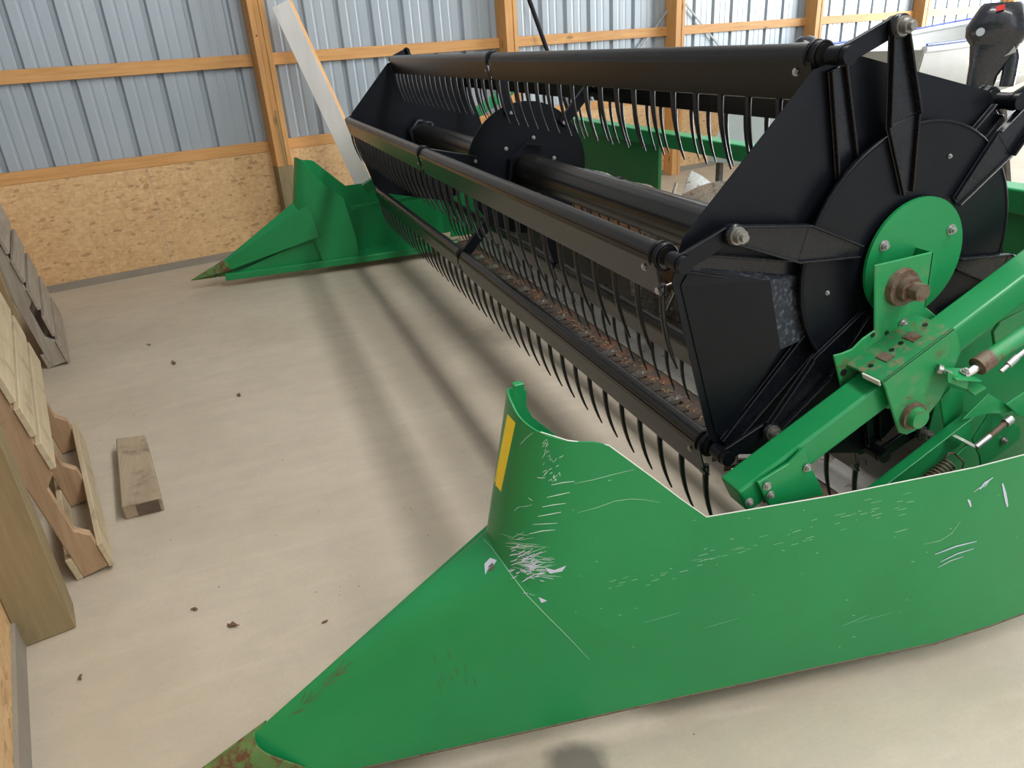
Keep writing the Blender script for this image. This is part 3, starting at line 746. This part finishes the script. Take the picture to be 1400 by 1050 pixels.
hb(MB().cyl(pb, pb-Vector((0, 0.012, 0)), 0.034, n=24), 'pin_washer', 'rusty_steel', sl)
hb(MB().cyl(pb-Vector((0, .012, 0)), pb-Vector((0, 0.028, 0)), 0.026, 0.024, n=20), 'pivot_pin', 'green_worn', sl)
# bearing bracket behind the arm
br = plate('bearing_bracket', [(1196,363),(1277,344),(1266,420),(1300,448),(1262,520),(1215,560),(1172,537),(1151,533),(1140,486),(1152,483),(1166,477),(1180,463),(1196,452)], 1.235, 0.006, 'green_worn', header, 0.002)
p1, p2 = at(1277,344,1.235), at(1266,420,1.235)
hb(MB().prism([p1, p2, p2+Vector((0, .05, 0)), p1+Vector((0, .05, 0))], (-0.005, 0, 0)), 'bracket_flange', 'green', br)
for x, y, r in ((1153,509,.009),(1193,458,.006),(1212,455,.006)):
    c = at(x, y, 1.235); hb(MB().cyl(c, c-Vector((0, 0.0015, 0)), r, n=12), 'bolt_hole', 'tine', br)
bolt(br, hloc(at(1235, 443, 1.233)), 1.0)
sc_ = Vector((CX+0.02, 1.235, CZ+0.0))
sc_ = at(1231, 392, 1.235)
hb(MB().cyl(sc_, sc_-Vector((0, 0.014, 0)), 0.046, 0.043, n=20), 'bearing_boss', 'rusty_steel', br, bev=0.004)
hb(MB().cyl(sc_-Vector((-0.002, 0.014, 0)), sc_-Vector((-0.002, 0.032, 0)), 0.030, n=20), 'shaft_washer', 'rusty_steel', br, bev=0.002)
hb(MB().cyl(sc_-Vector((-0.004, 0.032, 0)), sc_-Vector((-0.004, 0.060, 0)), 0.0225, n=6), 'shaft_bolt', 'rusty_steel', br, bev=0.003)
hb(MB().cyl((sc_.x, CY-0.085, sc_.z), (sc_.x, 1.238, sc_.z), 0.03, n=20), 'reel_shaft', 'rusty_steel', br)
# hydraulic cylinder and its clevis
c0, c1 = at(1338, 500, 1.10), at(1400, 457, 1.10); cd = (c1-c0).normalized()
cyl = hb(MB().cyl(c0, c0+cd*0.62, 0.0195, n=24), 'lift_cylinder', 'green_worn')
hb(MB().cyl(c0-cd*0.004, c0+cd*0.035, 0.0225, n=24), 'gland', 'rusty_steel', cyl)
hb(MB().cyl(c0-cd*0.05, c0, 0.010, n=16), 'rod', 'polished_steel', cyl)
cv = hb(MB().obox(at(1296,511,1.10), at(1331,513,1.10), 0.05, 0.004, (0, -0.25, 1)), 'clevis', 'green', header, bev=0.001)
hb(MB().prism([at(1296,508,1.085), at(1325,522,1.085), at(1322,533,1.085), at(1296,523,1.085)], (0, 0.006, 0)), 'clevis_cheek', 'green', cv, bev=0.001)
hb(MB().obox(at(1322,534,1.10), at(1338,524,1.10), 0.04, 0.004, (0, -0.25, 1)), 'clevis_fork', 'green_worn', cv)
bolt(cv, hloc(at(1319,509,1.098)), 0.8, (0, -0.3, 1))
hb(MB().cyl(at(1285,505,1.12), at(1299,511,1.09), 0.0065, n=10).cyl(at(1281,504,1.12), at(1287,506,1.115), 0.012, n=6), 'stop_bolt', 'zinc', cv)
plate('hanger_plate', [(1300,530),(1317,536),(1318,565),(1292,586),(1286,548)], 1.16, 0.006, 'green', header)
hb(MB().cyl(at(1368,508,1.07), at(1384,494,1.07), 0.0055, n=10).cyl(at(1378,499,1.07), at(1390,488,1.07), 0.009, n=6).cyl(at(1388,490,1.07), at(1402,479,1.07), 0.006, n=10), 'hose_fitting', 'zinc', cyl)
plate('cylinder_bracket', [(1359,455),(1368,441),(1400,425),(1400,447),(1378,466),(1362,478)], 1.17, 0.01, 'green_worn', header)
# divider brace channel with spring and threaded rod
bA, bB = at(1196, 668, 1.13), at(1328, 566, 1.13); bd = (bB-bA).normalized()
brace = hb(MB().obox(bA-bd*0.1, bB, 0.026, 0.004, (-bd.z, 0, bd.x)), 'divider_brace', 'green', header, bev=0.001)
bu = Vector((-bd.z, 0, bd.x))
hb(MB().prism([bA-bd*.1+Vector((0, .012, 0)), bB+Vector((0, .012, 0)), bB+Vector((0, .012, 0))-bu*.085, bA-bd*.1+Vector((0, .012, 0))-bu*.085], (0, .004, 0)), 'brace_web', 'green', brace)
plate('brace_head', [(1316,574),(1330,560),(1352,538),(1372,550),(1386,561),(1378,565),(1350,566),(1328,572)], 1.115, 0.005, 'green', header)
plate('adjuster_plate', [(1357,560),(1395,584),(1395,600),(1342,640),(1340,625),(1330,602)], 1.14, 0.006, 'green', header)
plate('adjuster_plate', [(1376,553),(1410,530),(1410,575),(1392,568)], 1.10, 0.006, 'green', header)
bolt(header, hloc(at(1372,602,1.138)), 0.8)
hb(MB().cyl(at(1334,611,1.10), at(1353,596,1.10), 0.008, n=12), 'adjuster_nut', 'zinc')
ro = hb(MB().cyl(at(1352,597,1.10), at(1377,576,1.10), 0.0075, n=12), 'threaded_rod', 'rusty_steel')
hb(MB().cyl(at(1374,578,1.10), at(1382,572,1.10), 0.012, n=6), 'nut', 'zinc', ro)
hb(MB().prism([at(1316,603,1.10), at(1320,601,1.10), at(1340,612,1.10), at(1336,614,1.10)], (0, 0.03, 0)), 'spring_tab', 'bare_edge')
s0, s1 = at(1272, 655, 1.11), at(1300, 632, 1.11); sd_ = (s1-s0).normalized(); sa = sd_.orthogonal().normalized(); sb_ = sd_.cross(sa)
s0 = s0 - sd_*0.10; Ls = (s1-s0).length; spp = []
for i in range(221):
    t = i/220; a = t*2*pi*17; spp.append(s0+sd_*(Ls*t)+(sa*cos(a)+sb_*sin(a))*0.016)
e = spp[-1]; spp += [e+sd_*0.012+sa*0.004, e+sd_*0.022-sa*0.004, at(1318,632,1.11), at(1316,640,1.11)]
hb(MB().tube(spp, 0.0028, 6), 'tension_spring', 'rusty_steel')
hb(MB().cyl(at(1308,622,1.11), at(1322,608,1.11), 0.003, n=8), 'spring_hook', 'green')
hb(MB().box((1.50, 1.30, .055), (1.72, 1.42, .10)), 'knife_drive_box', 'dark_frame', bev=0.008)
ge = at(1000, 642, Z=0.10); hb(MB().cyl(ge, ge+Vector((0.13, -0.01, 0.004)), 0.004, 0.020, 10), 'end_guard', 'polished_steel', cut)
hb(MB().prism([ge+Vector(v) for v in ((.05, .03, .012), (.17, -.03, .012), (.20, .05, .012), (.10, .10, .012))], (0, 0, .008)), 'end_shoe', 'worn_steel', cut)
hb(MB().cyl((1.60, 1.33, .10), (1.60, 1.33, .20), 0.035, n=18).cyl((1.60, 1.33, .20), (1.60, 1.33, .225), 0.02, n=6), 'knife_head', 'dark_frame')

# ------------------------------------------------------------------ things against the walls
def plank(name, p, q, w, h, up, m, label, cat): pass
lb = thing('leaning_plank', 'white-faced plank leaning against the steel wall beside a post', 'plank', tuple(bw(2.52, 0.62, 0)))
tp, bt_ = bw(2.07, 0.17, 1.955), bw(2.56, 0.62, 0.0)
def lbuild(root, mb, name, m, **k):
    b = Vector(root.location); mb.v = [v-b for v in mb.v]; return mb.build(name, m, root, **k)
dirp = (tp-bt_).normalized(); nv = -NV*0.84 - TV*0.54; nrm = (nv - dirp*nv.dot(dirp)).normalized()
rgt = dirp.cross(nrm)
lbuild(lb, MB().obox(bt_, tp, 0.155, 0.085, nrm), 'core', 'pine_z', bev=0.003)
lbuild(lb, MB().obox(bt_+nrm*0.044, tp+nrm*0.044, 0.150, 0.004, nrm), 'white_face', 'white_board')
bp_ = tag(MB().tube([bw(4.50, 0.10, 1.95), bw(4.75, 0.45, 0.75), bw(4.88, 0.62, 0.02)], 0.022, 10).build('black_pole', 'black'), 'black pole leaning on the steel wall behind the reel', 'pole')
tag(MB().obox(bw(6.60, -0.005, 1.93), bw(5.85, -0.005, 1.25), 0.02, 0.012, tuple(NV)).build('wall_brace', 'cable'), 'thin grey strap slanting down left of the third post', 'strap')
tag(MB().obox(bw(6.66, -0.005, 1.86), bw(7.45, -0.005, 1.22), 0.02, 0.012, tuple(NV)).build('wall_brace', 'cable'), 'thin grey strap slanting down right of the third post', 'strap')

# pallets leaning on the left wall; local frame x = room-ward thickness, y = length along wall, z = up the pallet
def pallet(name, label, d_near, s_base, lean, length, twist, sfx, nslat, gap_first, notch=True):
    r = thing(name, label, 'pallet', tuple(bw(s_base, d_near, 0)), DL+twist)
    hgt = 1.15; c, s = cos(lean), sin(lean)
    def T(v): # lean towards the wall (-x)
        x, y, z = v; return Vector((x*c - z*s, y, x*s + z*c + 0.125*s))
    def tb(mb, nm, m, **k):
        mb.v = [T(v) for v in mb.v]; return mb.build(nm, m, r, **k)
    for yy in (0.0, length/2-0.019, length-0.038):
        pr_ = [(-0.105, 0.0), (-0.02, 0.0), (-0.02, 0.14), (-0.055, 0.18), (-0.055, 0.36), (-0.02, 0.40), (-0.02, 0.72), (-0.055, 0.76), (-0.055, 0.95), (-0.02, 0.98), (-0.02, hgt), (-0.105, hgt)] if notch else [(-0.105, 0.0), (-0.02, 0.0), (-0.02, hgt), (-0.105, hgt)]
        tb(MB().prism([Vector((x, yy, z)) for x, z in pr_], (0, 0.038, 0)), 'stringer', sfx+'_z', bev=0.003)
    zs = gap_first
    for z0, w in zs:
        tb(MB().box((-0.02, -0.01, z0), (-0.001, length+0.01, z0+w)), 'slat', sfx+'_y', bev=0.002)
    for z0 in (0.0, 0.5, 1.05):
        tb(MB().box((-0.125, 0.0, z0), (-0.105, length, z0+0.09)), 'slat', sfx+'_y', bev=0.002)
    return r
pallet('wood_pallet', 'notched tan pallet leaning beside the near treated post', 4.19, -0.125, radians(8.5), 1.10, 0, 'pallet', 5,
       [(0.0, 0.10), (0.42, 0.10), (0.545, 0.105), (0.67, 0.105), (0.80, 0.105), (0.92, 0.10), (1.04, 0.10)])
pallet('wood_pallet', 'weathered grey pallet leaning in the far corner', 1.86, -0.105, radians(9), 1.05, radians(-1), 'grey_pallet', 7,
       [(0.0, 0.14), (0.17, 0.13), (0.34, 0.13), (0.51, 0.13), (0.68, 0.13), (0.85, 0.13), (1.0, 0.13)], notch=True)
blk = thing('wood_block', 'short stained wood block lying on the floor by the tan pallet', 'wood block', (-0.65, 3.1, 0))
A = [at(160,605,Z=.04), at(200,600,Z=.04), at(222,686,Z=.04), at(168,699,Z=.04)]
A = [Vector((p.x, p.y, 0.0)) for p in A]
lbuild(blk, MB().prism(A, (0, 0, 0.062)), 'body', 'block', bev=0.004)
lbuild(blk, MB().prism([A[2]+Vector((-.012, -.003, .006)), A[3].lerp(A[2], .35)+Vector((0, -.003, .006)), A[3].lerp(A[2], .35)+Vector((0, -.003, .055)), A[2]+Vector((-.012, -.003, .055))], (0, 0.0025, 0)), 'tar_stain', 'speck')

# ------------------------------------------------------------------ boat, outboard, things behind the header
def along(px, py, dist):
    v = ray(px, py); k = dist/sqrt(v.x**2+v.y**2); p = v*k; p.z += H; return p
B0 = along(1263, 72, 9.0); B0.z = 0
boat = thing('open_boat', 'white and grey open boat behind the header at right', 'boat', tuple(B0), DL)
def bt2(mb, nm, m, **k): return mb.build(nm, m, boat, **k)
# local frame: x along the back wall to the right (boat length), y towards the wall
def hullsec(x):
    w = 0.85; 
    return [(0.0, 0.42), (0.10, 0.55), (0.06, 0.80), (0.02, 1.20), (0.0, 1.24)]
L_ = 4.2
rows = []
for i in range(15):
    t = i/14; x = 0.0 + L_*t; nar = 1-0.75*max(0, (t-0.55)/0.45)**2; rise = 0.25*t**2
    half = 0.85*nar; row = []
    for yy, zz in ((-1, 1.24), (-0.97, 1.10), (-0.88, 0.80), (-0.62, 0.60), (0, 0.52), (0.62, 0.60), (0.88, 0.80), (0.97, 1.10), (1, 1.24)):
        row.append(Vector((x + (0.10*(1.24-zz) if i == 0 else 0), 0.85+yy*half, zz+rise)))
    rows.append(row)
hull = MB(); hull.grid(rows, True); bt2(hull, 'hull', 'grey_boat', solid=0.02)
tr = MB(); tr.add(rows[0], [tuple(range(9))]); bt2(tr, 'transom', 'grey_boat', solid=0.04)
for k in (0, 8):
    g_ = MB(); g_.tube([r[k] for r in rows], 0.035, 8); bt2(g_, 'gunwale', 'white_boat')
    st = MB(); st.tube([r[k]+Vector((0, -0.02 if k == 0 else .02, 0.045)) for r in rows], 0.012, 6); bt2(st, 'rub_strip', 'blue_trim')
lin = MB(); lin.grid([[Vector((r[0].x, r[0].y+0.02+(0.10 if j else 0), r[0].z-0.02-0.45*(j > 0))) for j in range(2)] for r in rows], True); bt2(lin, 'side_panel', 'white_boat', solid=0.01)
for xx in (0.9, 2.3):
    bt2(MB().box((xx, 0.15, 0.88), (xx+0.3, 1.55, 0.93)), 'bench', 'white_boat', bev=0.01)
trl = thing('boat_trailer', 'dark steel trailer under the open boat', 'trailer', tuple(B0+TV*1.6), DL)
for yy in (0.45, 1.25): MB().box((-1.4, yy-0.03, 0.36), (2.8, yy+0.03, 0.44)).build('frame_rail', 'dark_frame', trl)
for xx in (-0.6, 1.2): MB().box((xx, 0.1, 0.30), (xx+0.06, 1.6, 0.36)).build('cross_member', 'dark_frame', trl)
for yy in (0.02, 1.62):
    MB().cyl((0.2, yy-0.07, 0.28), (0.2, yy+0.07, 0.28), 0.28, n=28).build('wheel', 'black', trl, bev=0.02)
for yy in (0.45, 1.25):
    for xx in (-1.0, 1.6): MB().box((xx, yy-0.05, 0.44), (xx+0.08, yy+0.05, 0.60)).build('bunk', 'pine_z', trl)
MB().obox((2.8, 0.85, 0.40), (3.6, 0.85, 0.36), 0.08, 0.08).build('tongue', 'dark_frame', trl)
MB().box((3.5, 0.80, 0.0), (3.56, 0.90, 0.40)).build('jack_leg', 'dark_frame', trl)

# outboard on its own stand, tilted
O0 = along(1352, 95, 7.0)
om = thing('outboard_motor', 'black tilted outboard motor with red marking in front of the boat', 'outboard motor', (O0.x, O0.y, 0), 0)
rh = Vector((O0.x, O0.y, 0)).normalized(); side_ = Vector((rh.y, -rh.x, 0))  # right in the picture
def oP(u, w, v): # u right, w depth, v up from floor
    return side_*u + rh*w + Vector((0, 0, v))
def omb(mb, nm, m, parent=om, **k): return mb.build(nm, m, parent, **k)
def loft(secs, caps=True, n=16):
    """secs: list of (centre, half_u, half_w, axis_u, axis_w)"""
    mb = MB(); rows = []
    for c, hu, hw, au, aw in secs:
        row = []
        for i in range(n):
            a = 2*pi*i/n; ca, sa2 = cos(a), sin(a)
            f = (abs(ca)**3+abs(sa2)**3)**(-1/3)
            row.append(c + au*(hu*ca*f) + aw*(hw*sa2*f))
        rows.append(row)
    R = len(rows)
    mb.add([p for r in rows for p in r], [(i*n+j, i*n+(j+1) % n, (i+1)*n+(j+1) % n, (i+1)*n+j) for i in range(R-1) for j in range(n)], True)
    if caps: mb.add(rows[0], [tuple(range(n))]); mb.add(rows[-1], [tuple(range(n))])
    return mb
def opx(px, py):   # picture point on the motor's plane, in its local frame
    p = along(px, py, 7.0); return Vector((p.x-O0.x, p.y-O0.y, p.z))
ax = (opx(1372, 8)-opx(1350, 110)).normalized(); au = (side_ - ax*side_.dot(ax)).normalized(); aw = rh
secs = [(opx(1361,60), .17, .10, au, aw), (opx(1362,50), .20, .13, au, aw), (opx(1363,36), .20, .15, au, aw), (opx(1367,20), .165, .15, au, aw), (opx(1371,7), .14, .13, au, aw), (opx(1372,3), .12, .11, au, aw)]
cow = omb(loft(secs), 'cowl', 'motor_black')
em = MB().obox(opx(1362,12)-rh*0.168, opx(1374,9)-rh*0.160, 0.035, 0.004, tuple(-rh)); e_ = omb(em, 'emblem', 'red', cow); e_['label'] = 'blurred red marking'
omb(MB().obox(opx(1386,18)-rh*0.10, opx(1378,36)-rh*0.12, 0.06, 0.01, tuple(-rh)), 'side_stripe', 'motor_grey', cow)
omb(MB().cyl(opx(1341,43)-rh*0.13, opx(1341,43)-rh*0.15, 0.028, n=16), 'latch', 'motor_grey', cow)
omb(loft([(opx(1361,58), .165, .10, au, aw), (opx(1357,72), .15, .09, au, aw), (opx(1350,88), .12, .07, au, aw), (opx(1343,104), .10, .05, au, aw), (opx(1338,125), .09, .04, au, aw)]), 'midsection', 'motor_black')
omb(loft([(opx(1380,60), .055, .05, au, aw), (opx(1384,78), .05, .05, au, aw), (opx(1380,100), .05, .05, au, aw), (opx(1376,118), .05, .05, au, aw)]), 'swivel_bracket', 'motor_black')
omb(MB().obox(opx(1372,72)-rh*0.06, opx(1388,66)-rh*0.06, 0.05, 0.03, tuple(-rh)), 'hinge_fitting', 'zinc')
lw = opx(1338, 125)
omb(loft([(lw, .09, .035, au, aw), (Vector((lw.x, lw.y, 0.62)), .09, .03, side_, rh), (Vector((lw.x, lw.y, 0.45)), .14, .035, side_, rh), (Vector((lw.x, lw.y, 0.40)), .05, .02, side_, rh)]), 'lower_unit', 'motor_black')
stn = MB()
for a, b in (((-.25, -.2), (-.02, 0)), ((.35, -.2), (.12, 0)), ((-.25, .2), (-.02, 0)), ((.35, .2), (.12, 0))):
    stn.obox(oP(a[0], a[1], 0), oP(b[0], b[1], 0.95), 0.04, 0.04)
omb(stn.obox(oP(-.10, 0, 0.95), oP(.25, 0, 0.95), 0.10, 0.05), 'stand', 'dark_frame')

# small lamp head behind the top bat, grey sloped crate behind the feeder opening
hp = along(1102, 58, 7.0)
wl = thing('work_lamp', 'small dark work lamp with pale rim above the top bat', 'lamp', (hp.x, hp.y, 0))
MB().cyl((0, 0, 0.02), (0, 0, hp.z), 0.015, n=10).build('stem', 'dark_frame', wl)
MB().cyl((0, 0, 0), (0, 0, 0.02), 0.16, 0.14, n=20).build('base', 'dark_frame', wl)
dm = MB(); nn = 10; rws = []
for i in range(6):
    a = i/5*pi/2; rws.append([Vector((0.09*cos(a)*cos(2*pi*j/18), 0.09*cos(a)*sin(2*pi*j/18), hp.z+0.05*sin(a))) for j in range(19)])
dm.grid(rws, True); dm.build('head', 'motor_black', wl, solid=0.004)
MB().ring((0, 0, hp.z-0.012), (0, 0, hp.z+0.004), 0.096, 0.08).build('rim', 'white_boat', wl)
gp = along(1045, 190, 6.2)
gc = thing('grey_bin', 'grey sloped metal bin on legs behind the header top beam', 'bin', (gp.x, gp.y, 0), DL)
for lx in (-.22, .42):
    for ly in (-.25, .25): MB().box((lx, ly-.02, 0), (lx+.04, ly+.02, .63)).build('leg', 'dark_frame', gc)
MB().prism([Vector((-.28, -.3, 0.62)), Vector((.5, -.3, 0.62)), Vector((.5, -.3, 1.02)), Vector((-.02, -.3, 1.02)), Vector((-.28, -.3, .72))], (0, .6, 0)).build('body', 'crate_grey', gc, bev=0.006)
MB().obox((-.30, -.31, .71), (-.03, -.31, 1.03), 0.03, 0.03).build('rim', 'white_boat', gc)

# ------------------------------------------------------------------ leaves and specks on the floor
def leaf(px, py, size, label, seed):
    p = at(px, py, Z=0.0); rr = random.Random(seed); mb = MB(); n = 9; ring = []
    for i in range(n):
        a = 2*pi*i/n; r = size*(0.45+0.55*rr.random()); ring.append(Vector((r*cos(a), r*0.6*sin(a), 0.002+rr.uniform(0, size*0.35))))
    mb.add([Vector((0, 0, 0.003+size*0.12))]+ring, [(0, 1+i, 1+(i+1) % n) for i in range(n)])
    mb.tube([Vector((size*.5, 0, .004)), Vector((size*1.1, size*.3, size*.4))], 0.0012, 5)
    o = mb.build('dry_leaf', 'leaf', None, solid=0.0012); o.location = (p.x, p.y, 0.0008); o.rotation_euler = (0, 0, rr.uniform(0, 6)); tag(o, label, 'leaf', 'dry leaf scraps on the floor')
leaf(318, 856, 0.022, 'largest curled dry leaf scrap, left of the divider nose', 1)
leaf(267, 834, 0.012, 'dry leaf crumb just above and left of the largest scrap', 2)
leaf(445, 851, 0.010, 'dark leaf crumb between the largest scrap and the nose', 3)
leaf(110, 927, 0.013, 'dry leaf scrap nearest the left wall baseboard', 4)
leaf(238, 497, 0.028, 'reddish dry leaf scrap past the wood block toward the pallets', 5)
leaf(327, 541, 0.022, 'dry leaf scrap on the open floor right of the wood block', 6)
leaf(204, 472, 0.018, 'farthest dry leaf crumb, toward the strandboard wall', 8)
sk = MB(); rr = random.Random(11)
for i in range(420):
    d = rr.uniform(0.3, 6.6); s = rr.uniform(SL+0.05, 3.2)
    p = bw(s, d, 0.0)
    if (-0.80 < p.x < -0.45 and 2.6 < p.y < 3.6): continue
    r = rr.uniform(0.0008, 0.003)
    sk.add([p+Vector((r*cos(a)*rr.uniform(.6, 1.3), r*sin(a), 0.0)) for a in (0, 1.3, 2.4, 3.6, 5)]+[p+Vector((0, 0, r*0.6))], [(0, 1, 5), (1, 2, 5), (2, 3, 5), (3, 4, 5), (4, 0, 5)])
o = sk.build('floor_grit', 'speck', None, fix=False); o['kind'] = 'stuff'; tag(o, 'dark grit specks scattered over the concrete floor', 'grit')
